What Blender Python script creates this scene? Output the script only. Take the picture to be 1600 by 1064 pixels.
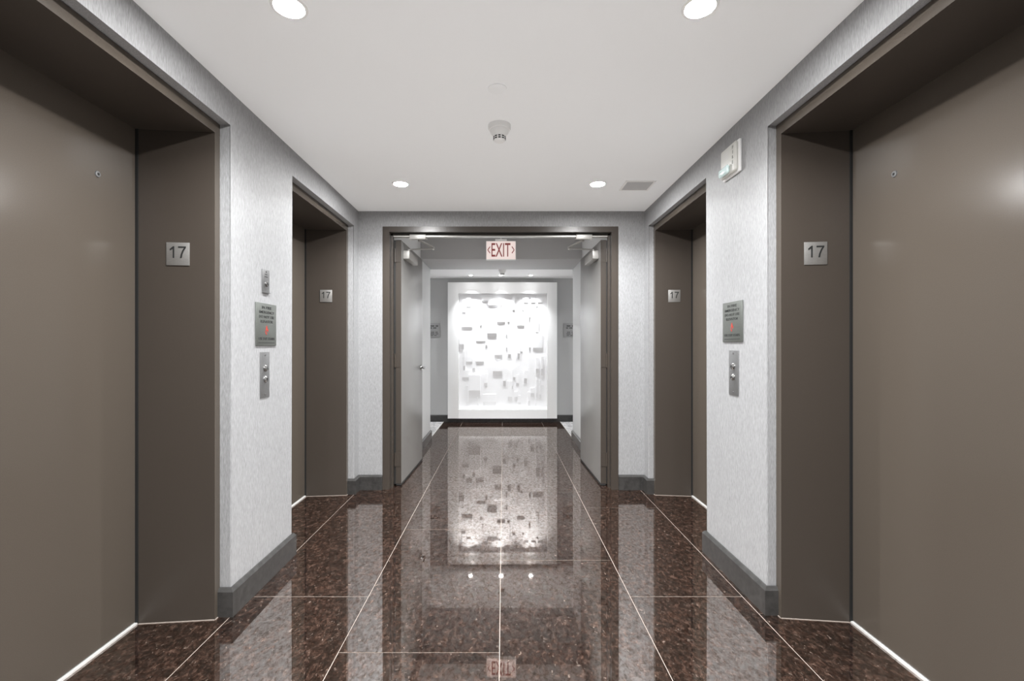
import bpy, bmesh, math, random
from mathutils import Vector, Matrix

# ------------------------------------------------------------------ scene, camera, light, exposure
for o in list(bpy.data.objects):
    bpy.data.objects.remove(o, do_unlink=True)
scene = bpy.context.scene
COL = scene.collection
F, H, VX, VY = 730.0, 1.164, 786.5, 542.0          # focal length in px, eye height, vanishing point

cam_data = bpy.data.cameras.new('camera')
cam_data.sensor_width = 36.0
cam_data.lens = F / 1600 * 36
cam_data.shift_x = (800 - VX) / 1600
cam_data.shift_y = (VY - 532) / 1600
cam_data.clip_start = 0.02
cam = bpy.data.objects.new('camera', cam_data)
cam.location = (0, 0, H)
cam.rotation_euler = (math.pi / 2, 0, 0)
COL.objects.link(cam)
scene.camera = cam

world = bpy.data.worlds.new('world')
scene.world = world
world.use_nodes = True
world.node_tree.nodes['Background'].inputs[0].default_value = (1, 1, 1, 1)
world.node_tree.nodes['Background'].inputs[1].default_value = 0.3

vs = scene.view_settings
vs.view_transform = 'Standard'
vs.look = 'None'
vs.gamma = 1.0
vs.use_curve_mapping = False
vs.exposure = 0.92
scene.cycles.max_bounces = 24
scene.cycles.diffuse_bounces = 16
scene.cycles.glossy_bounces = 8
LOBBY_W = 16.5        # watts of one lobby downlight
ART_W = 1.95          # watts of one downlight over the artwork
HALL_W = 7.2          # watts of the vestibule downlight and the added corridor lamps

# ------------------------------------------------------------------ the plan (metres)
CEIL = 2.270
XL, XR, YB = -1.182, 1.151, 3.81                     # lobby walls
YF = -1.6                                            # wall behind the camera
OPZ, HEADZ = 2.130, 2.078                            # elevator openings
LOP = [(0.935, 2.028), (2.611, 3.700)]               # openings in the left wall
ROP = [(0.950, 2.040), (2.646, 3.705)]
FRL, FRR = -1.232, 1.193                             # frame faces
DRL, DRR = -1.532, 1.462                             # elevator doors
PX0, PX1, PZ = -0.984, 0.937, 2.145                  # portal frame, outside
VXL, VXR, VYE = -0.930, 0.885, 5.95                  # vestibule side walls
HDY, HDZ, VCZ = 5.25, 2.150, 2.40                    # header over the vestibule, vestibule ceiling
YA, CCZ = 7.26, 2.229                                # art wall, corridor ceiling


def px(x, y, Y):
    return Vector(((x - VX) / F * Y, Y, H - (y - VY) / F * Y))


# ------------------------------------------------------------------ materials
def new_mat(name):
    m = bpy.data.materials.new(name)
    m.use_nodes = True
    return m, m.node_tree.nodes, m.node_tree.links, m.node_tree.nodes['Principled BSDF']


def plain(name, col, rough=0.5, metal=0.0, spec=0.5, coat=0.0, emit=0.0):
    m, n, l, b = new_mat(name)
    b.inputs['Base Color'].default_value = (*col, 1)
    b.inputs['Roughness'].default_value = rough
    b.inputs['Metallic'].default_value = metal
    b.inputs['Specular IOR Level'].default_value = spec
    b.inputs['Coat Weight'].default_value = coat
    b.inputs['Coat Roughness'].default_value = 0.08
    if emit:
        b.inputs['Emission Color'].default_value = (*col, 1)
        b.inputs['Emission Strength'].default_value = emit
    return m


def coords(n, l, scale, which='Object', per_object=False):
    tc = n.new('ShaderNodeTexCoord')
    mp = n.new('ShaderNodeMapping')
    mp.inputs['Scale'].default_value = scale
    l.new(tc.outputs[which], mp.inputs['Vector'])
    if per_object:
        oi = n.new('ShaderNodeObjectInfo')
        mul = n.new('ShaderNodeMath'); mul.operation = 'MULTIPLY'
        mul.inputs[1].default_value = 40
        l.new(oi.outputs['Random'], mul.inputs[0])
        l.new(mul.outputs[0], mp.inputs['Location'])
    return mp.outputs['Vector']


def noise(n, l, vec, scale, detail=4, rough=0.55, dist=0.0):
    t = n.new('ShaderNodeTexNoise')
    t.inputs['Scale'].default_value = scale
    t.inputs['Detail'].default_value = detail
    t.inputs['Roughness'].default_value = rough
    t.inputs['Distortion'].default_value = dist
    l.new(vec, t.inputs['Vector'])
    return t.outputs['Fac']


def ramp(n, l, fac, stops):
    r = n.new('ShaderNodeValToRGB')
    els = r.color_ramp.elements
    while len(els) < len(stops):
        els.new(0.5)
    for e, (p, c) in zip(els, stops):
        e.position = p
        e.color = (*c, 1) if len(c) == 3 else c
    l.new(fac, r.inputs['Fac'])
    return r.outputs['Color']


def bump(n, l, b, fac, strength, dist):
    bp = n.new('ShaderNodeBump')
    bp.inputs['Strength'].default_value = strength
    bp.inputs['Distance'].default_value = dist
    l.new(fac, bp.inputs['Height'])
    l.new(bp.outputs['Normal'], b.inputs['Normal'])


def wallpaper():
    m, n, l, b = new_mat('wallpaper')
    v = coords(n, l, (1, 1, 0.13))
    f1 = noise(n, l, v, 230, 3, 0.6)
    f2 = noise(n, l, coords(n, l, (1, 1, 0.10)), 520, 2, 0.5)
    mx = n.new('ShaderNodeMath'); mx.operation = 'ADD'
    l.new(f1, mx.inputs[0]); l.new(f2, mx.inputs[1])
    hv = n.new('ShaderNodeMath'); hv.operation = 'MULTIPLY'; hv.inputs[1].default_value = 0.5
    l.new(mx.outputs[0], hv.inputs[0])
    c = ramp(n, l, hv.outputs[0], [(0.34, (0.195, 0.195, 0.197)), (0.50, (0.272, 0.272, 0.275)), (0.66, (0.34, 0.34, 0.343))])
    l.new(c, b.inputs['Base Color'])
    b.inputs['Roughness'].default_value = 0.55
    bump(n, l, b, hv.outputs[0], 0.25, 0.002)
    return m


def granite():
    m, n, l, b = new_mat('brown_granite')
    v = coords(n, l, (1.7, 1, 1), 'Object', True)
    clouds = noise(n, l, v, 7, 5, 0.65, 0.6)
    grain = noise(n, l, v, 32, 8, 0.80, 0.5)
    fleck = noise(n, l, v, 42, 5, 0.75, 0.8)
    base = ramp(n, l, grain, [(0.40, (0.003, 0.0015, 0.001)), (0.50, (0.014, 0.007, 0.005)), (0.58, (0.048, 0.028, 0.021)), (0.70, (0.13, 0.088, 0.069))])
    fl = ramp(n, l, fleck, [(0.61, (0, 0, 0)), (0.70, (1, 1, 1))])
    cl = ramp(n, l, clouds, [(0.35, (0.65, 0.62, 0.60)), (0.70, (1.35, 1.25, 1.2))])
    m1 = n.new('ShaderNodeMix'); m1.data_type = 'RGBA'; m1.blend_type = 'MULTIPLY'; m1.inputs[0].default_value = 1
    l.new(base, m1.inputs[6]); l.new(cl, m1.inputs[7])
    m2 = n.new('ShaderNodeMix'); m2.data_type = 'RGBA'
    l.new(fl, m2.inputs[0]); l.new(m1.outputs[2], m2.inputs[6])
    m2.inputs[7].default_value = (0.26, 0.195, 0.16, 1)
    l.new(m2.outputs[2], b.inputs['Base Color'])
    mica = noise(n, l, v, 36, 7, 0.78, 0.4)
    l.new(ramp(n, l, mica, [(0.38, (0.42, 0.37, 0.33)), (0.50, (0.80, 0.74, 0.70)), (0.60, (1.0, 0.97, 0.94))]), b.inputs['Specular Tint'])
    b.inputs['Roughness'].default_value = 0.025
    b.inputs['IOR'].default_value = 5.2
    return m


def enamel(name, col, rough):
    m, n, l, b = new_mat(name)
    v = coords(n, l, (1, 1, 1))
    f = noise(n, l, v, 420, 2, 0.5)
    c = ramp(n, l, f, [(0.3, tuple(k * 0.93 for k in col)), (0.7, tuple(k * 1.07 for k in col))])
    l.new(c, b.inputs['Base Color'])
    big = noise(n, l, v, 3.0, 3, 0.5)
    r = n.new('ShaderNodeMapRange')
    r.inputs['To Min'].default_value = rough - 0.04
    r.inputs['To Max'].default_value = rough + 0.06
    l.new(big, r.inputs['Value']); l.new(r.outputs[0], b.inputs['Roughness'])
    bump(n, l, b, f, 0.03, 0.0006)
    return m


def carpet_mat():
    m, n, l, b = new_mat('patterned_carpet')
    v = coords(n, l, (1, 2.2, 1))
    f = noise(n, l, v, 16, 4, 0.7, 1.5)
    c = ramp(n, l, f, [(0.40, (0.16, 0.155, 0.155)), (0.50, (0.45, 0.44, 0.44)), (0.60, (0.66, 0.65, 0.65))])
    l.new(c, b.inputs['Base Color'])
    b.inputs['Roughness'].default_value = 0.95
    bump(n, l, b, noise(n, l, v, 300, 2), 0.6, 0.004)
    return m


def painted(name, col, rough):
    m, n, l, b = new_mat(name)
    b.inputs['Base Color'].default_value = (*col, 1)
    b.inputs['Roughness'].default_value = rough
    bump(n, l, b, noise(n, l, coords(n, l, (1, 1, 1)), 180, 2), 0.04, 0.001)
    return m


def stone_base():
    m, n, l, b = new_mat('charcoal_stone')
    f = noise(n, l, coords(n, l, (1, 1, 1)), 30, 5, 0.65)
    c = ramp(n, l, f, [(0.35, (0.026, 0.025, 0.024)), (0.65, (0.050, 0.048, 0.046))])
    l.new(c, b.inputs['Base Color'])
    b.inputs['Roughness'].default_value = 0.28
    return m


def brushed(name, col, rough):
    m, n, l, b = new_mat(name)
    f = noise(n, l, coords(n, l, (1, 1, 12)), 90, 3, 0.6)
    c = ramp(n, l, f, [(0.3, tuple(k * 0.88 for k in col)), (0.7, tuple(min(1, k * 1.1) for k in col))])
    l.new(c, b.inputs['Base Color'])
    b.inputs['Roughness'].default_value = rough
    b.inputs['Metallic'].default_value = 0.75
    return m


WALL = wallpaper()
CEILM = painted('ceiling_paint', (0.935, 0.955, 0.965), 0.7)
GRAN = granite()
GROUT = plain('grout', (0.33, 0.28, 0.245), 0.8)
TAUPE = enamel('taupe_enamel', (0.074, 0.061, 0.049), 0.19)
TAUPE_FRAME = enamel('taupe_frame_enamel', (0.046, 0.037, 0.030), 0.33)
TAUPE_LEAF = enamel('grey_leaf_enamel', (0.20, 0.195, 0.187), 0.32)
BASE = stone_base()
ALU = plain('aluminium', (0.66, 0.65, 0.63), 0.45, 0.2)
STEEL = brushed('brushed_steel', (0.26, 0.26, 0.26), 0.38)
CHROME = plain('chrome', (0.36, 0.355, 0.35), 0.15, 1.0)
SILVER = plain('silver_closer_paint', (0.40, 0.39, 0.37), 0.4, 0.3)
BLACK = plain('matte_black', (0.008, 0.008, 0.008), 0.6)  # matte black for slots, screws and strips, some standing in for gap shade
DARKINK = plain('black_ink', (0.012, 0.012, 0.012), 0.5)
REDINK = plain('red_ink', (0.36, 0.035, 0.022), 0.5)
WHITEG = plain('white_gloss_lacquer', (0.88, 0.88, 0.88), 0.22)
WHITEM = plain('white_relief_paint', (0.90, 0.90, 0.91), 0.5)
WHITEP = plain('white_plastic', (0.86, 0.86, 0.85), 0.4)
IVORYP = plain('ivory_plastic', (0.58, 0.575, 0.54), 0.4)
LENSC = plain('clear_strobe_lens', (0.75, 0.92, 0.92), 0.12, coat=1.0)
PLQ = brushed('silver_plaque', (0.33, 0.32, 0.305), 0.45)
SIGNG = brushed('grey_sign_metal', (0.185, 0.195, 0.18), 0.45)
HALLP = painted('corridor_paint', (0.80, 0.81, 0.81), 0.6)
HALLC = painted('corridor_ceiling_paint', (0.86, 0.86, 0.86), 0.7)
SIGNP = plain('grey_room_sign_plate', (0.33, 0.33, 0.33), 0.5)
CORRW = painted('corridor_grey_wallcovering', (0.43, 0.43, 0.43), 0.6)
CARPET = carpet_mat()
GRILLE = plain('grey_grille', (0.62, 0.62, 0.62), 0.6)
LAMP = plain('lamp_lens', (1, 1, 1), 0.5, emit=480.0)
LAMP_SMALL = plain('small_lamp_lens', (1, 1, 1), 0.5, emit=55.0)
EXITF = plain('exit_sign_face', (0.78, 0.66, 0.63), 0.4, emit=0.28)
EXITR = plain('exit_red', (0.30, 0.022, 0.016), 0.4, emit=0.03)


# ------------------------------------------------------------------ helpers
def finish(name, bm, mat, parent=None, smooth=False, tri=False):
    bmesh.ops.recalc_face_normals(bm, faces=bm.faces)
    me = bpy.data.meshes.new(name)
    lo = Vector([min(v.co[i] for v in bm.verts) for i in range(3)])
    hi = Vector([max(v.co[i] for v in bm.verts) for i in range(3)])
    piv = (lo + hi) / 2
    if parent is None:
        piv.z = lo.z
    bmesh.ops.translate(bm, verts=bm.verts, vec=-piv)
    bm.to_mesh(me)
    bm.free()
    me.materials.append(mat)
    if smooth:
        for p in me.polygons:
            p.use_smooth = True
        try:
            me.set_sharp_from_angle(angle=math.radians(35))
        except Exception:
            pass
    o = bpy.data.objects.new(name, me)
    COL.objects.link(o)
    put(o, piv, parent)
    return o


WORLD_AT = {}


def put(o, piv, parent):
    WORLD_AT[o.name] = Vector(piv)
    if parent is not None:
        o.parent = parent
        o.location = Vector(piv) - WORLD_AT[parent.name]
    else:
        o.location = piv


def empty(name, loc):
    e = bpy.data.objects.new(name, None)
    e.empty_display_size = 0.05
    COL.objects.link(e)
    e.location = loc
    WORLD_AT[e.name] = Vector(loc)
    return e


def tag(o, label, cat, group=None, kind=None):
    o['label'] = label
    o['category'] = cat
    if group:
        o['group'] = group
    if kind:
        o['kind'] = kind
    return o


def add_box(bm, x0, x1, y0, y1, z0, z1, bev=0.0, seg=2):
    r = bmesh.ops.create_cube(bm, size=1)
    for v in r['verts']:
        v.co = Vector(((x0 + x1) / 2 + v.co.x * (x1 - x0), (y0 + y1) / 2 + v.co.y * (y1 - y0), (z0 + z1) / 2 + v.co.z * (z1 - z0)))
    if bev:
        es = {e for v in r['verts'] for e in v.link_edges}
        bmesh.ops.bevel(bm, geom=list(es), offset=bev, segments=seg, affect='EDGES', profile=0.5)


def box(name, x0, x1, y0, y1, z0, z1, mat, parent=None, bev=0.0, seg=2):
    bm = bmesh.new()
    add_box(bm, min(x0, x1), max(x0, x1), min(y0, y1), max(y0, y1), min(z0, z1), max(z0, z1), bev, seg)
    return finish(name, bm, mat, parent, smooth=bev > 0)


def add_prism(bm, pts, axis, a0, a1):
    """closed outline pts (2D) extruded along axis: 'x' -> (y,z), 'y' -> (x,z), 'z' -> (x,y)"""
    def co(p, a):
        return {'x': (a, p[0], p[1]), 'y': (p[0], a, p[1]), 'z': (p[0], p[1], a)}[axis]
    lo = [bm.verts.new(co(p, a0)) for p in pts]
    hi = [bm.verts.new(co(p, a1)) for p in pts]
    n = len(pts)
    bm.faces.new(lo)
    bm.faces.new(hi[::-1])
    for i in range(n):
        bm.faces.new((lo[i], lo[(i + 1) % n], hi[(i + 1) % n], hi[i]))


def prism(name, pts, axis, a0, a1, mat, parent=None):
    bm = bmesh.new()
    add_prism(bm, pts, axis, a0, a1)
    return finish(name, bm, mat, parent)


def wall_comb(name, axis, s0, s1, top, holes, a_face, a_back, mat, bev=0.006):
    """a wall with door openings (holes = (from, to, height)); the opening's edges on the room side are eased"""
    pts = [(s0, 0)]
    for h0, h1, hz in holes:
        pts += [(h0, 0), (h0, hz), (h1, hz), (h1, 0)]
    pts += [(s1, 0), (s1, top), (s0, top)]
    bm = bmesh.new()
    add_prism(bm, pts, axis, a_face, a_back)
    k = 0 if axis == 'x' else 1
    s = 1 if axis == 'x' else 0
    es = []
    for e in bm.edges:
        a, b = e.verts
        if abs(a.co[k] - a_face) < 1e-6 and abs(b.co[k] - a_face) < 1e-6:
            for h0, h1, hz in holes:
                if all(h0 - 1e-5 <= v.co[s] <= h1 + 1e-5 and v.co.z <= hz + 1e-5 for v in e.verts) and not all(v.co.z < 1e-5 for v in e.verts):
                    es.append(e)
    if es and bev:
        bmesh.ops.bevel(bm, geom=es, offset=bev, segments=2, affect='EDGES', profile=0.5)
    return finish(name, bm, mat)


def add_lathe(bm, c, prof, axis='z', seg=28):
    """profile of (radius, height along axis); closed at ends that reach radius 0"""
    rings = []
    for r, h in prof:
        ring = []
        if r < 1e-6:
            p = {'z': (0, 0, h), 'x': (h, 0, 0), 'y': (0, h, 0)}[axis]
            ring = [bm.verts.new(Vector(c) + Vector(p))]
        else:
            for i in range(seg):
                a = 2 * math.pi * i / seg
                u, w = r * math.cos(a), r * math.sin(a)
                p = {'z': (u, w, h), 'x': (h, u, w), 'y': (u, h, w)}[axis]
                ring.append(bm.verts.new(Vector(c) + Vector(p)))
        rings.append(ring)
    for A, B in zip(rings, rings[1:]):
        if len(A) == 1 and len(B) == 1:
            continue
        for i in range(seg):
            j = (i + 1) % seg
            if len(A) == 1:
                bm.faces.new((A[0], B[i], B[j]))
            elif len(B) == 1:
                bm.faces.new((A[i], A[j], B[0]))
            else:
                bm.faces.new((A[i], A[j], B[j], B[i]))


def lathe(name, c, prof, mat, parent=None, axis='z', seg=28):
    bm = bmesh.new()
    add_lathe(bm, c, prof, axis, seg)
    return finish(name, bm, mat, parent, smooth=True)


def bar(name, a, b, w, h, mat, parent):
    """rectangular bar from a to b, w wide (horizontal), h high"""
    a, b = Vector(a), Vector(b)
    d = (b - a).normalized()
    side = d.cross(Vector((0, 0, 1))).normalized() * (w / 2)
    up = side.cross(d).normalized() * (h / 2)
    bm = bmesh.new()
    vs_ = [bm.verts.new(p + s * side + u * up) for p in (a, b) for s, u in ((-1, -1), (1, -1), (1, 1), (-1, 1))]
    for f in ((0, 1, 2, 3), (7, 6, 5, 4), (0, 4, 5, 1), (1, 5, 6, 2), (2, 6, 7, 3), (3, 7, 4, 0)):
        bm.faces.new([vs_[i] for i in f])
    return finish(name, bm, mat, parent)


def text(name, body, center, right, width, height, mat, parent, depth=0.0008, bold=0.0):
    """flat lettering fitted to width x height around center; 'right' is its reading direction, up is +z"""
    cu = bpy.data.curves.new(name, 'FONT')
    cu.body = body
    cu.extrude = 0.02
    cu.offset = bold
    cu.resolution_u = 3
    t = bpy.data.objects.new('tmp_text', cu)
    COL.objects.link(t)
    dg = bpy.context.evaluated_depsgraph_get()
    me = bpy.data.meshes.new_from_object(t.evaluated_get(dg))
    bpy.data.objects.remove(t, do_unlink=True)
    bpy.data.curves.remove(cu)
    xs = [v.co.x for v in me.vertices]; ys = [v.co.y for v in me.vertices]; zs = [v.co.z for v in me.vertices]
    r = Vector(right).normalized(); up = Vector((0, 0, 1)); nrm = r.cross(up)
    cx, cy = (min(xs) + max(xs)) / 2, (min(ys) + max(ys)) / 2
    sx, sy = width / (max(xs) - min(xs)), height / (max(ys) - min(ys))
    sz = depth / max(1e-6, max(zs) - min(zs))
    for v in me.vertices:
        v.co = r * (v.co.x - cx) * sx + up * (v.co.y - cy) * sy + nrm * v.co.z * sz
    me.materials.clear()
    me.materials.append(mat)
    o = bpy.data.objects.new(name, me)
    COL.objects.link(o)
    put(o, Vector(center), parent)
    return o


def skirting(name, wall_pts, out_pts, h, label):
    """stone skirting with a chamfered top, swept along a wall outline (wall side, room side)"""
    bm = bmesh.new()
    rows = []
    for w, o in zip(wall_pts, out_pts):
        w, o = Vector((*w, 0)), Vector((*o, 0))
        c = o.lerp(w, 0.65)
        rows.append([bm.verts.new(p) for p in (w, o, o + Vector((0, 0, h - 0.014)), c + Vector((0, 0, h)), w + Vector((0, 0, h)))])
    for A, B in zip(rows, rows[1:]):
        for i in range(5):
            j = (i + 1) % 5
            bm.faces.new((A[i], A[j], B[j], B[i]))
    bm.faces.new(rows[0]); bm.faces.new(rows[-1][::-1])
    return tag(finish(name, bm, BASE), label, 'baseboard', kind='structure')


# ------------------------------------------------------------------ floor: granite slabs on a grout bed
floor = empty('floor', (0, 0, 0))
tag(floor, 'polished dark brown granite slab floor with pale thin joints', 'floor', kind='structure')
GX = [XL + 0.003, -0.629, -0.0146, 0.591, 1.1145]
G = 0.0015


def slab(x0, x1, y0, y1, rng=random.Random(5)):
    bm = bmesh.new()
    add_box(bm, x0 + G, x1 - G, y0 + G, y1 - G, -0.02, 0.0)
    o = finish('floor_slab', bm, GRAN, floor)
    o.rotation_euler = (rng.uniform(-1, 1) * 0.0009, rng.uniform(-1, 1) * 0.0007, 0)
    return o


def joints(first, step, lo, hi):
    ys = []
    y = first
    while y > lo:
        y -= step
    while y < hi:
        if lo < y < hi:
            ys.append(y)
        y += step
    return [lo] + ys + [hi]


for c, first in enumerate((2.179, 1.779, 2.55, 2.179)):
    x0, x1 = GX[c], GX[c + 1]
    for a, b in zip(joints(first, 1.2, YF, YB), joints(first, 1.2, YF, YB)[1:]):
        slab(x0, x1, a, b)
    x0, x1 = max(x0, VXL), min(x1, VXR)
    for a, b in zip(joints(first, 1.2, YB, YA), joints(first, 1.2, YB, YA)[1:]):
        slab(x0, x1, a, b)
for y0, y1 in LOP:
    slab(DRL - 0.02, GX[0], y0, y1)
for y0, y1 in ROP:
    slab(GX[-1], DRR + 0.02, y0, y1)
slab(GX[-1], XR, YF, ROP[0][0]); slab(GX[-1], XR, ROP[0][1], ROP[1][0]); slab(GX[-1], XR, ROP[1][1], YB)
box('grout_bed', DRL - 0.06, DRR + 0.06, YF - 0.1, YA + 0.1, -0.08, -0.0015, GROUT, floor)

for nm, x0, x1, side in (('floor_carpet', -3.4, VXL, 'left'), ('floor_carpet', VXR, 3.4, 'right')):
    o = box(nm, x0 - 0.0, x1, VYE, YA, -0.02, 0.004, CARPET)
    tag(o, 'pale grey patterned carpet beside the artwork, past the %s' % ('lever door' if side == 'left' else 'leverless door'), 'carpet', kind='structure')
    xs = VXL if side == 'left' else VXR
    b2 = box('edge_strip', xs - 0.006, xs + 0.006, VYE, YA - 0.02, -0.01, 0.006, ALU, o)

# ------------------------------------------------------------------ walls and ceilings
wl = wall_comb('wall_left', 'x', YF, YB, CEIL, [(a, b, OPZ) for a, b in LOP], XL, XL - 0.42, WALL)
tag(wl, 'white streaked wallpaper wall with the key switch between two elevator openings', 'wall', kind='structure')
wr = wall_comb('wall_right', 'x', YF, YB, CEIL, [(a, b, OPZ) for a, b in ROP], XR, XR + 0.42, WALL)
tag(wr, 'white streaked wallpaper wall with the fire strobe between two elevator openings', 'wall', kind='structure')
wb = wall_comb('wall_back', 'y', XL - 0.42, XR + 0.42, VCZ + 0.1, [(PX0, PX1, PZ)], YB, YB + 0.15, WALL, 0.003)
tag(wb, 'white streaked wallpaper wall around the open double door', 'wall', kind='structure')
wf = box('wall_front', XL - 0.42, XR + 0.42, YF - 0.12, YF, 0, CEIL, WALL)
tag(wf, 'white wallpaper end wall behind the photographer', 'wall', kind='structure')
cl = box('ceiling', XL - 0.42, XR + 0.42, YF - 0.12, YB, CEIL, CEIL + 0.15, CEILM)
tag(cl, 'smooth white lobby ceiling with four downlights', 'ceiling', kind='structure')
for nm, x0, x1, s in (('wall_vestibule_left', -3.4, VXL, 'left'), ('wall_vestibule_right', VXR, 3.4, 'right')):
    o = box(nm, x0, x1, YB + 0.15, VYE, 0, VCZ + 0.1, HALLP, None, 0.004)
    tag(o, 'pale vestibule wall behind the %s' % ('door leaf with the lever handle' if s == 'left' else 'door leaf without a lever'), 'wall', kind='structure')
o = box('ceiling_vestibule', VXL, VXR, YB + 0.15, HDY, VCZ, VCZ + 0.1, HALLC)
tag(o, 'raised ceiling above the exit sign', 'ceiling', kind='structure')
o = box('wall_header', VXL, VXR, HDY, VYE, HDZ, VCZ + 0.1, CORRW, None, 0.004)
tag(o, 'pale dropped header behind the exit sign', 'wall', kind='structure')
o = box('wall_corridor', -3.4, 3.4, YA, YA + 0.12, 0, CCZ + 0.2, CORRW)
tag(o, 'grey corridor wall carrying the white relief artwork', 'wall', kind='structure')
o = box('ceiling_corridor', -3.4, 3.4, VYE, YA, CCZ, CCZ + 0.2, HALLC)
tag(o, 'white corridor ceiling in front of the artwork', 'ceiling', kind='structure')
for nm, xx, s in (('wall_end_left', -3.52, 'left'), ('wall_end_right', 3.4, 'right')):
    o = box(nm, xx, xx + 0.12, VYE, YA, 0, CCZ + 0.2, HALLP)
    tag(o, 'corridor end wall on the side of the %s' % ('lever door' if s == 'left' else 'leverless door'), 'wall', kind='structure')

# skirtings
T, SH = 0.018, 0.122


def pier_skirt(name, X, XF, ya, yb, s, label):
    skirting(name, [(XF, ya), (X, ya), (X, yb), (XF, yb)],
             [(XF, ya - T), (X + s * T, ya - T), (X + s * T, yb + T), (XF, yb + T)], SH, label)


pier_skirt('baseboard_left', XL, FRL + 0.001, LOP[0][1], LOP[1][0], 1, 'charcoal baseboard below the key switch wall')
pier_skirt('baseboard_right', XR, FRR - 0.001, ROP[0][1], ROP[1][0], -1, 'charcoal baseboard below the fire strobe wall')
for nm, X, XF, ya, xe, s, lb in (('baseboard_back_left', XL, FRL + 0.001, LOP[1][1], PX0, 1, 'short charcoal baseboard between elevator frame and double door, lever side'),
                                 ('baseboard_back_right', XR, FRR - 0.001, ROP[1][1], PX1, -1, 'short charcoal baseboard between elevator frame and double door, no lever')):
    skirting(nm, [(XF, ya), (X, ya), (X, YB), (xe, YB)],
             [(XF, ya - T), (X + s * T, ya - T), (X + s * T, YB - T), (xe, YB - T)], SH, lb)
skirting('baseboard_front', [(XL, YF), (XR, YF)], [(XL, YF + T), (XR, YF + T)], SH, 'charcoal baseboard behind the photographer')
for nm, X, y1, s, lb in (('baseboard_near_left', XL, LOP[0][0], 1, 'left'), ('baseboard_near_right', XR, ROP[0][0], -1, 'right')):
    skirting(nm, [(X, YF + T), (X, y1)], [(X + s * T, YF + T), (X + s * T, y1)], SH, 'charcoal baseboard near the photographer on the %s wall' % ('key switch' if lb == 'left' else 'fire strobe'))
for nm, X, s, lb in (('baseboard_vestibule_left', VXL, 1, 'charcoal baseboard on the vestibule wall past the door with the lever'),
                     ('baseboard_vestibule_right', VXR, -1, 'charcoal baseboard on the vestibule wall past the door without a lever')):
    skirting(nm, [(X, YB + 0.155), (X, VYE), (X - s * 2.4, VYE)], [(X + s * T, YB + 0.155), (X + s * T, VYE + T), (X - s * 2.4, VYE + T)], 0.105, lb)
skirting('baseboard_corridor', [(-3.4, YA), (3.4, YA)], [(-3.4, YA - T), (3.4, YA - T)], 0.108, 'dark baseboard along the corridor wall under the artwork')


# ------------------------------------------------------------------ elevator entrances
def elevator(n, X, XF, XD, y0, y1, s, label, keyhole):
    """s = +1 when the room lies towards +x"""
    root = empty('door_%d' % n, (XD, (y0 + y1) / 2, 0))
    tag(root, label, 'elevator door', kind='structure')
    fw, sp = 0.036, 0.030
    for a, d in ((y0, 1), (y1, -1)):
        jb = prism('jamb', [(XF, a), (XF, a + d * fw), (XD, a + d * (fw + sp)), (XD - s * 0.03, a + d * (fw + sp)), (XD - s * 0.03, a)], 'z', 0.0, HEADZ, TAUPE_FRAME, root)
        box('frame_edge', XF, XF + s * 0.002, a + d * 0.001, a + d * fw, 0.0, HEADZ, TAUPE, jb)
        prism('caulk_line', [(XF, a + d * (fw - 0.001)), (XF + s * 0.003, a + d * (fw + 0.003)), (XD, a + d * (fw + sp + 0.003)), (XD, a + d * (fw + sp - 0.001))], 'z', 0.0, 0.0025, GROUT, root)
        box('caulk_line', XF + s * 0.0025, XF + s * 0.0055, a, a + d * fw, 0.0, 0.0025, GROUT, root)
    hd = box('head_frame', XF, XD - s * 0.03, y0, y1, HEADZ, OPZ - 0.001, TAUPE_FRAME, root)
    box('frame_edge', XF, XF + s * 0.002, y0, y1, HEADZ, OPZ - 0.004, TAUPE, hd)
    pn = box('door_panel', XD - s * 0.012, XD - s * 0.05, y0 + fw + sp - 0.03, y1 - fw - sp + 0.03, 0.012, HEADZ + 0.03, TAUPE, root)
    for a, d in ((y0, 1), (y1, -1)):
        e = a + d * (fw + sp)
        box('black_strip', XD - s * 0.0005, XD - s * 0.0125, e - d * 0.012, e + d * 0.004, 0.006, HEADZ, BLACK, root)  # black strip stands in for the shade in the slit beside the jamb
    box('sill', XD - s * 0.028, XD - s * 0.003, y0 + fw + sp, y1 - fw - sp, 0.0, 0.008, ALU, root)
    if keyhole:
        kh = lathe('keyhole', (XD - s * 0.012, keyhole[0], keyhole[1]), [(0.0, 0.004 * s), (0.0055, 0.004 * s), (0.011, 0.0035 * s), (0.0125, 0.0)], STEEL, pn, 'x', 20)
        lathe('key_slot', (XD - s * 0.0085, keyhole[0], keyhole[1]), [(0.0, 0.001 * s), (0.005, 0.001 * s), (0.005, 0.0)], BLACK, pn, 'x', 14)
    return root


kl = 1.53 * F / (VX - 158)
kr = 1.46 * F / (1392 - VX)
elevator(1, XL, FRL, DRL, *LOP[0], 1, 'taupe elevator door with keyhole, beside the call buttons with key switch above', (kl, H + 270 * kl / F))
elevator(2, XL, FRL, DRL, *LOP[1], 1, 'taupe elevator door in its recess, between the key switch and the double door', None)
elevator(3, XR, FRR, DRR, *ROP[0], -1, 'taupe elevator door with keyhole, beside the fire strobe wall', (kr, H + 270 * kr / F))
elevator(4, XR, FRR, DRR, *ROP[1], -1, 'taupe elevator door in its recess, between the fire strobe and the double door', None)

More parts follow.
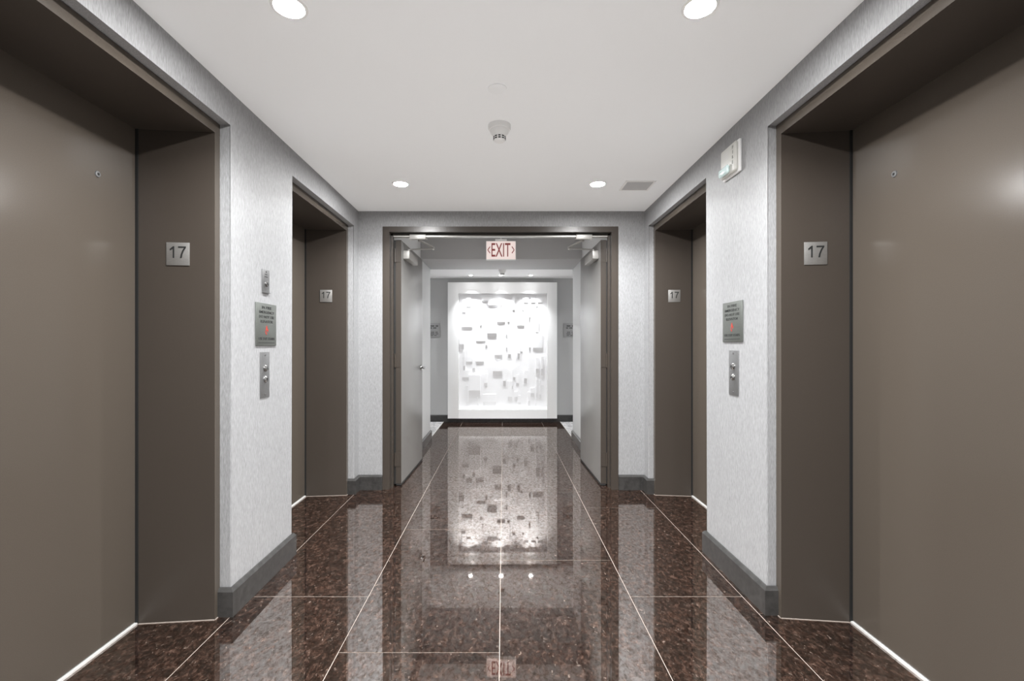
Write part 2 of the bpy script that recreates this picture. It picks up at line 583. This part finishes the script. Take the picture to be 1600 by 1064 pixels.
# ------------------------------------------------------------------ portal frame and its two leaves
fr = empty('trim_1', ((PX0 + PX1) / 2, YB, 0))
tag(fr, 'dark taupe metal frame of the open double door', 'door frame', kind='structure')
YFR = YB - 0.004
for e, d in ((PX0, 1), (PX1, -1)):
    j = prism('jamb', [(e, YFR), (e + d * 0.056, YFR), (e + d * 0.056, YB + 0.05), (e + d * 0.071, YB + 0.05), (e + d * 0.071, YB + 0.092),
                       (e + d * 0.054, YB + 0.092), (e + d * 0.054, YB + 0.155), (e, YB + 0.155)], 'z', 0, PZ - 0.045, TAUPE_FRAME, fr)
    box('black_strip', e + d * 0.056, e + d * 0.0575, YB + 0.040, YB + 0.05, 0.02, PZ - 0.046, BLACK, j)  # thin black strip along the rabbet
h = prism('head_frame', [(YFR, PZ - 0.045), (YFR, PZ), (YB + 0.155, PZ), (YB + 0.155, PZ - 0.045), (YB + 0.092, PZ - 0.045), (YB + 0.092, PZ - 0.062), (YB + 0.05, PZ - 0.062), (YB + 0.05, PZ - 0.045)], 'x', PX0, PX1, TAUPE_FRAME, fr)
box('black_strip', PX0 + 0.075, PX1 - 0.075, YB + 0.030, YB + 0.0495, PZ - 0.050, PZ - 0.0455, BLACK, h)  # thin black strip under the head
box('astragal_bar', PX0 + 0.075, PX1 - 0.075, YB + 0.0515, YB + 0.0905, PZ - 0.072, PZ - 0.0625, SILVER, h)


def leaf(n, xh, xf, s, label, lever):
    """door leaf standing open: xh / xf = room-side face at hinge and free edge; s=+1 for the leaf whose face looks to +x"""
    y0, y1, th, z0, z1 = 3.918, 4.795, 0.045, 0.014, 2.060
    root = empty('door_%d' % n, (xh, y0, 0))
    tag(root, label, 'door', kind='structure')
    d = Vector((xf - xh, y1 - y0, 0)).normalized()
    nrm = Vector((s, -s * d.x / d.y, 0)).normalized()
    L = (Vector((xf, y1, 0)) - Vector((xh, y0, 0))).length

    def at(u, w, z):
        p = Vector((xh, y0, 0)) + d * u + nrm * w
        return Vector((p.x, p.y, z))

    def lbox(name, u0, u1, w0, w1, za, zb, mat, par, bev=0.0):
        bm = bmesh.new()
        add_box(bm, 0, u1 - u0, 0, w1 - w0, 0, zb - za, bev)
        for v in bm.verts:
            v.co = at(u0 + v.co.x, w0 + v.co.y, za + v.co.z)
        return finish(name, bm, mat, par, smooth=bev > 0)
    lf = lbox('leaf', 0, L, -th, 0, z0, z1, TAUPE_LEAF, root, 0.0015)
    lbox('hinge_edge', -0.0006, 0.004, -th - 0.0004, 0.0004, z0 + 0.001, z1 + 0.0004, TAUPE_FRAME, lf)
    lbox('gap_shade_strip', -0.003, 0.02, -th - 0.023, -th - 0.0006, z0, z1 - 0.002, BLACK, root)  # black fill standing in for the shade between jamb and leaf
    lbox('bottom_strip', -0.001, L - 0.002, -th + 0.004, 0.002, 0.003, z0 + 0.005, BLACK, lf)  # black strip along the leaf's bottom edge
    for hz in (0.22, 1.05, 1.93):
        hg = lbox('hinge', -0.004, -0.0005, -th + 0.003, -0.004, hz - 0.055, hz + 0.055, TAUPE_FRAME, root)
        p = at(-0.006, -th - 0.004, hz)
        lathe('knuckle', (p.x, p.y, hz - 0.057), [(0, 0), (0.007, 0), (0.007, 0.114), (0, 0.114)], TAUPE_FRAME, hg, 'z', 12)
    lbox('edge_gap', L - 0.006, L + 0.0005, -th + 0.010, -th + 0.030, 0.9, 1.16, SILVER, lf)
    # closer: body on the leaf, two arms, bracket on the frame head
    cb = lbox('closer_body', 0.075, 0.415, 0.0, 0.052, 1.918, 1.988, SILVER, root, 0.004)
    sp = at(0.17, 0.026, 1.988)
    lathe('spindle', sp, [(0, 0), (0.013, 0), (0.013, 0.03), (0, 0.03)], SILVER, cb, 'z', 14)
    elbow = Vector((xh + s * 0.245, 4.075, 2.022))
    foot = Vector((xh + s * 0.150, YB + 0.11, 2.062))
    a1 = bar('closer_arm', sp + Vector((0, 0, 0.026)), elbow, 0.022, 0.009, SILVER, root)
    lathe('elbow_pin', elbow - Vector((0, 0, 0.012)), [(0, 0), (0.011, 0), (0.011, 0.03), (0, 0.03)], SILVER, a1, 'z', 12)
    a2 = bar('closer_forearm', elbow + Vector((0, 0, 0.010)), foot, 0.018, 0.009, SILVER, root)
    lathe('foot_pin', foot - Vector((0, 0, 0.012)), [(0, 0), (0.010, 0), (0.010, 0.03), (0, 0.03)], SILVER, a2, 'z', 12)
    box('closer_bracket', foot.x - 0.066, foot.x + 0.066, YB + 0.052, YB + 0.125, 2.066, 2.0735, SILVER, root, 0.002)
    box('bracket_plate', foot.x - 0.066, foot.x + 0.066, YB + 0.040, YB + 0.0515, 2.052, 2.094, SILVER, root, 0.002)
    if lever:
        u = L - 0.07
        p = at(u, 0, 0.955)
        rs = lathe('rose', (p.x, p.y, p.z), [(0, 0.012), (0.024, 0.011), (0.028, 0.004), (0.028, 0)], CHROME, root, 'x', 24)
        lathe('neck', (p.x + 0.01, p.y, p.z), [(0.010, 0), (0.010, 0.042), (0, 0.044)], CHROME, rs, 'x', 16)
        lbox('lever_handle', u - 0.115, u + 0.013, 0.040, 0.056, 0.946, 0.964, CHROME, rs, 0.005)
        q = at(u, 0, 1.03)
        lathe('latch_plate', (at(L + 0.0005, -th / 2, 0.955)), [(0, 0.002), (0.012, 0.002), (0.012, 0)], CHROME, root, 'y', 16)
    else:
        for zz in (0.35, 0.62, 1.32, 1.63):
            p = at(L - 0.001, -0.006, zz)
            lathe('edge_screw', p, [(0, 0.003), (0.006, 0.002), (0.006, 0)], BLACK, lf, 'y', 10)
    return root


leaf(5, -0.857, -0.832, 1, 'open grey door leaf with a chrome lever handle and closer', True)
leaf(6, 0.817, 0.792, -1, 'open grey door leaf without a lever, closer at its top', False)

# ------------------------------------------------------------------ exit sign
EY = 4.85
e0, e1 = px(759.5, 376.5, EY), px(806, 405.5, EY)
ex = empty('exit_sign', ((e0.x + e1.x) / 2, EY + 0.02, e1.z))
tag(ex, 'white exit sign with red letters and two chevrons hanging over the double door', 'exit sign')
hs = box('housing', e0.x, e1.x, EY, EY + 0.045, e1.z, e0.z, WHITEP, ex, 0.004)
box('face', e0.x + 0.004, e1.x - 0.004, EY - 0.0025, EY + 0.001, e1.z + 0.004, e0.z - 0.004, EXITF, ex)
box('canopy', (e0.x + e1.x) / 2 - 0.06, (e0.x + e1.x) / 2 + 0.06, EY - 0.005, EY + 0.05, e0.z, e0.z + 0.02, WHITEP, ex, 0.003)
box('stem', (e0.x + e1.x) / 2 - 0.008, (e0.x + e1.x) / 2 + 0.008, EY + 0.012, EY + 0.028, e0.z + 0.02, VCZ, WHITEP, ex)
ecx, ecz = (e0.x + e1.x) / 2, (e0.z + e1.z) / 2 + 0.003
text('lettering', 'EXIT', (ecx, EY - 0.0032, ecz), (1, 0, 0), 0.197, 0.140, EXITR, ex, 0.001, 0.004)
for s in (-1, 1):
    cx = ecx + s * 0.125
    for k in (-1, 1):
        a = Vector((cx + s * 0.012, EY - 0.003, ecz))
        b = Vector((cx - s * 0.012, EY - 0.003, ecz + k * 0.034))
        bm = bmesh.new()
        dv = (b - a).normalized(); sd = Vector((-dv.z, 0, dv.x)) * 0.0042
        add_prism(bm, [(p.x, p.z) for p in (a - sd, b - sd, b + sd, a + sd)], 'y', EY - 0.0035, EY - 0.0024)
        finish('chevron', bm, EXITR, ex)

# ------------------------------------------------------------------ the relief artwork
AY, BY = 7.150, 7.222
a0, a1 = px(699.5, 441, AY), px(870.5, 654, AY)
i0, i1 = px(716.5, 458.5, AY), px(855, 640, AY)
art = empty('relief_artwork', ((a0.x + a1.x) / 2, AY, a1.z))
tag(art, 'large white framed relief of small rectangular blocks on the corridor wall', 'artwork')
box('backing', i0.x - 0.01, i1.x + 0.01, BY, YA - 0.001, i1.z - 0.01, i0.z + 0.01, WHITEM, art)
box('frame_stile', a0.x, i0.x, AY, YA - 0.001, a1.z, a0.z, WHITEG, art, 0.004)
box('frame_stile', i1.x, a1.x, AY, YA - 0.001, a1.z, a0.z, WHITEG, art, 0.004)
box('frame_rail', i0.x, i1.x, AY, YA - 0.001, i0.z, a0.z, WHITEG, art, 0.0)
box('frame_rail', i0.x, i1.x, AY, YA - 0.001, a1.z, i1.z, WHITEG, art, 0.0)
cropA = [(270, 480, 318, 505), (530, 335, 650, 355), (610, 395, 800, 420), (930, 458, 965, 480), (270, 682, 405, 712), (505, 660, 530, 705),
         (730, 615, 835, 645), (865, 612, 895, 642), (995, 660, 1090, 690), (600, 762, 725, 815), (845, 785, 862, 820), (455, 865, 575, 890),
         (578, 920, 600, 960), (845, 950, 862, 995), (1150, 950, 1172, 995), (1200, 955, 1325, 998), (235, 910, 295, 975), (1148, 555, 1168, 595),
         (1235, 750, 1275, 790), (1085, 358, 1140, 375), (1175, 360, 1235, 375), (1265, 358, 1325, 372), (1065, 462, 1080, 480), (330, 410, 385, 425),
         (790, 483, 825, 497), (1240, 412, 1265, 425)]
cropB = [(315, 203, 390, 238), (440, 203, 540, 238), (280, 260, 302, 330), (395, 288, 430, 335), (265, 403, 392, 440), (545, 478, 582, 518),
         (350, 570, 495, 675), (680, 118, 775, 185), (655, 325, 775, 385), (848, 108, 885, 158), (970, 100, 1000, 165), (1010, 75, 1035, 100),
         (1205, 295, 1242, 380), (1272, 295, 1295, 380), (915, 403, 942, 442), (785, 450, 820, 515), (955, 478, 988, 518), (1055, 418, 1090, 485),
         (885, 515, 910, 555), (1140, 605, 1180, 660), (1205, 605, 1222, 665), (1252, 625, 1270, 685), (848, 655, 900, 708), (932, 655, 965, 708),
         (975, 725, 1008, 755), (1105, 705, 1130, 770), (1195, 735, 1210, 770), (530, 722, 695, 768), (320, 720, 342, 760), (455, 740, 470, 765)]
rects = [(690 + a / 8.42, 430 + b / 8.42, 690 + c / 8.42, 430 + d / 8.42) for a, b, c, d in cropA]
rects += [(690 + a / 8.184, 540 + b / 8.184, 690 + c / 8.184, 540 + d / 8.184) for a, b, c, d in cropB]
rng = random.Random(11)
LZ, LY = CCZ, 6.94
k = BY / F
lo_x, hi_x = (717.5 - VX) * k, (854.5 - VX) * k
lo_z, hi_z = i1.z + 0.004, i0.z - 0.004
# slim strips only a few millimetres apart in depth cover the ground
x = lo_x
while x < hi_x - 0.01:
    w = rng.choice((0.028, 0.04, 0.055, 0.075))
    x1 = min(x + w, hi_x)
    z = lo_z
    while z < hi_z - 0.02:
        zl = rng.uniform(0.18, 0.75)
        z1 = min(z + zl, hi_z)
        if hi_z - z1 < 0.06:
            z1 = hi_z
        box('relief_strip', x, x1, BY - rng.choice((0.0003, 0.0006, 0.0010, 0.0014)), BY + 0.001, z, z1, WHITEM, art)
        z = z1
    x = x1
# the proud blocks, each with its underside sloped to stay in shade
for (rx0, ry0, rx1, ry1) in rects:
    bx0, bx1 = (rx0 - VX) * k, (rx1 - VX) * k
    zb = H - (ry0 - VY) * k
    ln = (ry1 - ry0) * k
    hh = max(0.1, LZ - zb)
    dpt = min(0.058, max(0.007, 1.6 * ln * (BY - LY) / hh))
    top = min(hi_z - 0.004, zb + rng.uniform(0.06, 0.26))
    bx0, bx1 = max(bx0, lo_x), min(bx1, hi_x)
    prism('relief_block', [(BY + 0.001, top), (BY - dpt, top), (BY - dpt, zb), (BY - 0.0008, zb - ln), (BY + 0.001, zb - ln)], 'x', bx0, bx1, WHITEM, art)

# ------------------------------------------------------------------ wall signs beside the artwork
for nm, x0, x1, lb in (('room_sign', 668, 687.5, 'small grey room sign on the corridor wall, seen past the door with the lever'),
                       ('room_sign', 880.5, 900, 'small grey room sign on the corridor wall, seen past the door without a lever')):
    p0, p1 = px(x0, 505, YA), px(x1, 527, YA)
    r = empty(nm, ((p0.x + p1.x) / 2, YA, p1.z))
    tag(r, lb, 'sign')
    box('plate', p0.x, p1.x, YA - 0.008, YA, p1.z, p0.z, SIGNP, r, 0.001)
    w = p1.x - p0.x
    for zz, ww, hh in ((0.80, 0.72, 0.020), (0.66, 0.60, 0.018), (0.36, 0.66, 0.012), (0.24, 0.74, 0.012), (0.13, 0.5, 0.010)):
        zc = p1.z + (p0.z - p1.z) * zz
        n = 7
        for q in range(n):
            if (q * 5 + int(zz * 100)) % 4 == 0:
                continue
            xx = (p0.x + p1.x) / 2 + (q - (n - 1) / 2) * ww * w / n
            box('mark', xx - ww * w / n * 0.36, xx + ww * w / n * 0.36, YA - 0.0092, YA - 0.0078, zc - hh / 2, zc + hh / 2, DARKINK, r)


# ------------------------------------------------------------------ floor number plaques
def plaque(xc, yc, Y, w, h_, turn, label):
    c = px(xc, yc, Y)
    r = empty('floor_plaque', (c.x, Y, c.z - h_ / 2))
    r.rotation_euler = (0, 0, turn)
    tag(r, label, 'sign')
    box('plate', c.x - w / 2, c.x + w / 2, Y - 0.004, Y + 0.001, c.z - h_ / 2, c.z + h_ / 2, PLQ, r, 0.0012)
    def at(u, v):
        return (c.x - w / 2 + u * w, c.z + h_ / 2 - v * h_)
    one = [at(*p) for p in ((0.305, 0.17), (0.355, 0.17), (0.355, 0.68), (0.290, 0.68), (0.290, 0.285), (0.165, 0.355), (0.165, 0.285))]
    seven = [at(*p) for p in ((0.525, 0.17), (0.86, 0.17), (0.86, 0.225), (0.765, 0.37), (0.705, 0.53), (0.675, 0.68), (0.605, 0.68), (0.635, 0.52), (0.695, 0.36), (0.775, 0.235), (0.525, 0.235))]
    for pts in (one, seven):
        prism('numeral', pts, 'y', Y - 0.0050, Y - 0.0038, DARKINK, r)
    for i in range(2):
        for j in range(3):
            if (i + j) % 3 != 1:
                lathe('braille_dot', (c.x - 0.006 + i * 0.012 - j % 2 * 0.003, Y - 0.0035, c.z - h_ * 0.30 - j * 0.004), [(0.0012, 0), (0.0008, -0.0012), (0, -0.0015)], PLQ, r, 'y', 8)


def jamb_y(X, XF, XD, y1):
    t = (abs(X) - abs(XF)) / (abs(XD) - abs(XF))
    return y1 - 0.036 - 0.030 * t


TURN_L = math.atan2(0.030, abs(DRL - FRL))
TURN_R = -math.atan2(0.030, abs(DRR - FRR))
plaque(278.5, 397, jamb_y(1.374, FRL, DRL, LOP[0][1]), 0.092, 0.097, TURN_L, 'silver number 17 plaque on the door jamb beside the key switch wall')
plaque(509.5, 462.5, jamb_y(1.39, FRL, DRL, LOP[1][1]), 0.092, 0.096, TURN_L, 'silver number 17 plaque on the jamb of the recess past the key switch')
plaque(1274, 396, jamb_y(1.32, FRR, DRR, ROP[0][1]), 0.092, 0.097, TURN_R, 'silver number 17 plaque on the door jamb beside the fire strobe wall')
plaque(1053.5, 462.5, jamb_y(1.32, FRR, DRR, ROP[1][1]), 0.092, 0.096, TURN_R, 'silver number 17 plaque on the jamb of the recess past the fire strobe')


# ------------------------------------------------------------------ fire signs, call buttons, key switch, strobe
def wall_item(name, X, s, y0, y1, z0, z1, label, cat):
    r = empty(name, (X, (y0 + y1) / 2, z0))
    tag(r, label, cat)
    return r


def fire_sign(X, s, y0, y1, z0, z1, label):
    r = wall_item('fire_sign', X, s, y0, y1, z0, z1, label, 'sign')
    box('plate', X, X + s * 0.006, y0, y1, z0, z1, SIGNG, r, 0.001)
    right = (0, 1, 0) if s > 0 else (0, -1, 0)
    right = (0, s, 0)
    w, h_ = y1 - y0, z1 - z0
    yc, xf = (y0 + y1) / 2, X + s * 0.0064
    for body, fz, fw_, fh in (('IN FIRE', 0.90, 0.46, 0.062), ('EMERGENCY', 0.79, 0.74, 0.062), ('DO NOT USE', 0.68, 0.74, 0.062), ('ELEVATOR', 0.57, 0.60, 0.062), ('USE EXIT STAIRS', 0.165, 0.78, 0.058)):
        text('lettering', body, (xf, yc, z0 + h_ * fz), right, w * fw_, h_ * fh, DARKINK, r, 0.0008, 0.006)
    box('rule', X + s * 0.0055, X + s * 0.0066, yc - w * 0.40, yc + w * 0.40, z0 + h_ * 0.060, z0 + h_ * 0.072, DARKINK, r)
    # the red pictogram: flame above stepped stairs, set as a lozenge
    zc = z0 + h_ * 0.37
    u = h_ * 0.10
    flame = [(0, 1.15), (-0.45, 0.55), (-0.65, 0.0), (-0.35, -0.35), (-0.1, 0.1), (0.1, -0.2), (0.35, 0.25), (0.25, 0.7)]
    steps = [(-0.75, -0.25), (-0.35, -0.25 - 0.3), (-0.35, -0.75), (0.05, -0.75), (0.05, -1.15), (-0.15, -1.15), (-0.55, -0.95), (-0.95, -0.45)]
    run = [(0.45, 0.35), (0.95, -0.15), (0.80, -0.35), (0.45, 0.0), (0.35, -0.6), (0.15, -0.5)]
    for shp in (flame, steps, run):
        bm = bmesh.new()
        pts = [(yc + s * a * u * 0.85, zc + b * u) for a, b in shp]
        add_prism(bm, pts, 'x', X + s * 0.0055, X + s * 0.0068)
        finish('pictogram', bm, REDINK, r)


def call_station(X, s, y0, y1, z0, z1, label):
    r = wall_item('call_button_panel', X, s, y0, y1, z0, z1, label, 'button panel')
    box('plate', X, X + s * 0.004, y0, y1, z0, z1, STEEL, r, 0.0012)
    yc, h_ = (y0 + y1) / 2, z1 - z0
    for fz in (0.64, 0.40):
        p = (X + s * 0.004, yc, z0 + h_ * fz)
        b = lathe('button', p, [(0.0165, 0), (0.0165, 0.004 * s), (0.0125, 0.009 * s), (0.011, 0.0115 * s), (0.0, 0.0125 * s)], CHROME, r, 'x', 24)
        tz = z0 + h_ * fz
        sg = 1 if fz > 0.5 else -1
        bm = bmesh.new()
        add_prism(bm, [(yc - 0.006, tz - sg * 0.004), (yc + 0.006, tz - sg * 0.004), (yc, tz + sg * 0.006)], 'x', X + s * 0.0155, X + s * 0.0172)
        finish('arrow', bm, DARKINK, b)
    for fz in (0.93, 0.07):
        lathe('screw', (X + s * 0.004, yc, z0 + h_ * fz), [(0.005, 0), (0.004, 0.0016 * s), (0, 0.002 * s)], CHROME, r, 'x', 14)


def yl(x):
    return -XL * F / (VX - x)


def yr(x):
    return XR * F / (x - VX)


def zz_(y, Y):
    return H - (y - VY) / F * Y


ym = (yl(398.5) + yl(430)) / 2
fire_sign(XL, 1, yl(398.5), yl(430), zz_(540, ym), zz_(474.5, ym), 'grey fire emergency sign with red pictogram below the key switch')
ym = (yr(1131) + yr(1161.5)) / 2
fire_sign(XR, -1, yr(1161.5), yr(1131), zz_(534, ym), zz_(471.5, ym), 'grey fire emergency sign with red pictogram below the fire strobe')
ym = (yl(406) + yl(420)) / 2
call_station(XL, 1, yl(406), yl(420), zz_(621, ym), zz_(550, ym), 'steel call panel with two round buttons on the key switch wall')
ym = (yr(1140) + yr(1154.5)) / 2
call_station(XR, -1, yr(1154.5), yr(1140), zz_(617.5, ym), zz_(547.5, ym), 'steel call panel with two round buttons on the fire strobe wall')

ya, yb = yl(409), yl(420)
ym = (ya + yb) / 2
kz0, kz1 = zz_(456, ym), zz_(421.5, ym)
r = wall_item('key_switch', XL, 1, ya, yb, kz0, kz1, 'small steel key switch plate above the fire sign', 'key switch')
box('plate', XL, XL + 0.004, ya, yb, kz0, kz1, STEEL, r, 0.001)
kc = (ya + yb) / 2
lk = lathe('lock_cylinder', (XL + 0.004, kc, kz0 + 0.038), [(0.013, 0), (0.013, 0.005), (0.0095, 0.009), (0, 0.009)], CHROME, r, 'x', 22)
box('key_slot', XL + 0.0125, XL + 0.0135, kc - 0.0015, kc + 0.0015, kz0 + 0.031, kz0 + 0.045, BLACK, lk)
for dz in (0.010, kz1 - kz0 - 0.010):
    lathe('screw', (XL + 0.004, kc, kz0 + dz), [(0.0045, 0), (0.0035, 0.0015), (0, 0.002)], CHROME, r, 'x', 12)
box('printed_line', XL + 0.0038, XL + 0.0043, kc - 0.016, kc + 0.016, kz0 + 0.072, kz0 + 0.076, DARKINK, r)
box('printed_line', XL + 0.0038, XL + 0.0043, kc - 0.012, kc + 0.012, kz0 + 0.084, kz0 + 0.088, DARKINK, r)
box('lower_lip', XL, XL + 0.010, ya, yb, kz0 - 0.006, kz0 - 0.002, STEEL, r)

sy0, sy1 = 2.255, 2.425
sz0, sz1 = zz_(275, 2.33), zz_(226, 2.33)
r = wall_item('fire_strobe', XR, -1, sy0, sy1, sz0, sz1, 'white wall mounted fire alarm strobe with vertical lettering', 'fire alarm')
box('back_plate', XR - 0.012, XR, sy0, sy1, sz0, sz1, WHITEP, r, 0.003)
fb = box('front_cover', XR - 0.028, XR - 0.0115, sy0 + 0.008, sy1 - 0.006, sz0 + 0.006, sz1 - 0.005, IVORYP, r, 0.010, 4)
box('strobe_lens', XR - 0.046, XR - 0.026, sy0 + 0.060, sy1 - 0.014, sz0 + 0.012, sz0 + 0.055, LENSC, r, 0.012, 4)
box('lens_reflector', XR - 0.034, XR - 0.027, sy0 + 0.066, sy1 - 0.020, sz0 + 0.030, sz0 + 0.036, GRILLE, r)
for i, ch in enumerate('FIRE'):
    text('lettering', ch, (XR - 0.0284, sy0 + 0.033, sz1 - 0.030 - i * 0.024), (0, -1, 0), 0.0035 if ch == 'I' else 0.011, 0.016, SIGNG, r, 0.0008, 0.01)
for q in range(4):
    box('grille_slot', XR - 0.0284, XR - 0.0275, sy0 + 0.075, sy1 - 0.035, sz1 - 0.030 - q * 0.011, sz1 - 0.0275 - q * 0.011, GRILLE, r)


# ------------------------------------------------------------------ ceiling fittings
def downlight(x, y, z, rad, watts, label, group, spread=142, tilt=0):
    r = empty('downlight', (x, y, z))
    tag(r, label, 'downlight', group)
    lathe('trim_ring', (x, y, z), [(rad + 0.012, 0), (rad + 0.011, -0.003), (rad + 0.002, -0.004), (rad, -0.0015), (rad, 0)], WHITEP, r, 'z', 36)
    lathe('lens', (x, y, z), [(0, -0.0012), (rad, -0.0012), (rad, 0)], LAMP if group == 'lobby ceiling downlights' else LAMP_SMALL, r, 'z', 36)
    ld = bpy.data.lights.new('lamp', 'AREA')
    ld.shape = 'DISK'
    ld.size = rad * 2
    ld.energy = watts
    ld.color = (0.965, 0.985, 1.0)
    ld.spread = math.radians(spread)
    lo = bpy.data.objects.new('lamp', ld)
    COL.objects.link(lo)
    put(lo, Vector((x, y, z - 0.006 - rad * math.sin(math.radians(tilt)))), r)
    lo.rotation_euler = (math.radians(tilt), 0, 0)
    return r


for yy, where in ((1.52, 'between the elevator doors with keyholes'), (3.17, 'in the lobby ceiling near the double door')):
    downlight(-0.697, yy, CEIL, 0.046, LOBBY_W, 'lit downlight %s, key switch side' % where, 'lobby ceiling downlights')
    downlight(0.640, yy, CEIL, 0.046, LOBBY_W, 'lit downlight %s, fire strobe side' % where, 'lobby ceiling downlights')
for xx, w in ((-0.697, 'key switch'), (0.640, 'fire strobe')):
    downlight(xx, -0.13, CEIL, 0.046, LOBBY_W, 'lit lobby downlight behind the photographer, %s side' % w, 'lobby ceiling downlights')
for xx, w in ((-0.485, 'over the artwork edge facing the lever door'), (-0.035, 'over the middle of the artwork'), (0.404, 'over the artwork edge facing the leverless door')):
    downlight(xx, LY, CCZ, 0.026, ART_W, 'small lit corridor downlight %s' % w, 'artwork downlights', 72, 10)
downlight(-0.022, 4.22, VCZ, 0.046, HALL_W, 'lit downlight in the raised ceiling before the exit sign', None, 118)
for xx, sd in ((-2.1, 'left'), (2.1, 'right')):  # unseen lamps added to brighten the corridor wall and the artwork frame
    downlight(xx, 6.6, CCZ, 0.046, HALL_W, 'added unseen fill light over the corridor carpet on the side of the %s' % ('lever door' if sd == 'left' else 'leverless door'), None)

sx, sy = px(777, 138, 2.0).x, 2.0
r = tag(lathe('sprinkler_cover', (sx, sy, CEIL), [(0.040, 0), (0.040, -0.0035), (0.037, -0.0055), (0, -0.0055)], CEILM, None, 'z', 36),
        'flat round white sprinkler cover plate on the lobby ceiling', 'sprinkler')


def smoke_detector(x, y, z, rad, ht, label):
    r = empty('smoke_detector', (x, y, z))
    tag(r, label, 'smoke detector')
    lathe('base', (x, y, z), [(rad, 0), (rad, -ht * 0.22), (rad * 0.93, -ht * 0.30), (0, -ht * 0.30)], WHITEP, r, 'z', 32)
    body = lathe('head', (x, y, z), [(rad * 0.86, -ht * 0.29), (rad * 0.82, -ht * 0.45), (rad * 0.56, -ht * 0.66), (rad * 0.52, -ht * 0.70), (rad * 0.52, -ht * 0.92), (rad * 0.40, -ht), (0, -ht)], WHITEP, r, 'z', 32)
    for row, (zr, rr) in enumerate(((-0.74, 0.525), (-0.86, 0.525))):
        for i in range(10):
            a = 2 * math.pi * (i + 0.0) / 10 - math.pi / 2
            c = Vector((x + rad * rr * math.cos(a), y + rad * rr * math.sin(a), z + ht * zr))
            bm = bmesh.new()
            add_box(bm, -0.0013, 0.0013, -rad * 0.105, rad * 0.105, -ht * 0.032, ht * 0.032)
            bmesh.ops.rotate(bm, verts=bm.verts, cent=(0, 0, 0), matrix=Matrix.Rotation(a, 3, 'Z'))
            bmesh.ops.translate(bm, verts=bm.verts, vec=c)
            finish('slot', bm, BLACK, body)
    return r


smoke_detector(px(780.5, 196, 2.333).x, 2.333, CEIL, 0.056, 0.082, 'white domed smoke detector on the lobby ceiling')
smoke_detector(px(784.8, 425, 6.45).x, 6.45, CCZ, 0.053, 0.075, 'small smoke detector on the corridor ceiling before the artwork')

vx0, vx1, vy0, vy1 = 0.825, 1.008, 3.117, 3.285
r = empty('ceiling_vent', ((vx0 + vx1) / 2, (vy0 + vy1) / 2, CEIL))
tag(r, 'square grey louvred vent in the lobby ceiling near the double door', 'vent')
box('backing', vx0 + 0.004, vx1 - 0.004, vy0 + 0.004, vy1 - 0.004, CEIL - 0.002, CEIL, GRILLE, r)
for a, b, c, d in ((vx0 - 0.01, vx1 + 0.01, vy0 - 0.01, vy0 + 0.004), (vx0 - 0.01, vx1 + 0.01, vy1 - 0.004, vy1 + 0.01),
                   (vx0 - 0.01, vx0 + 0.004, vy0 + 0.004, vy1 - 0.004), (vx1 - 0.004, vx1 + 0.01, vy0 + 0.004, vy1 - 0.004)):
    box('frame', a, b, c, d, CEIL - 0.005, CEIL, WHITEP, r)
n = 14
for i in range(n):
    y = vy0 + 0.010 + (vy1 - vy0 - 0.020) * i / (n - 1)
    box('slat', vx0 + 0.004, vx1 - 0.004, y - 0.0032, y + 0.0032, CEIL - 0.0055, CEIL - 0.0015, GRILLE, r)
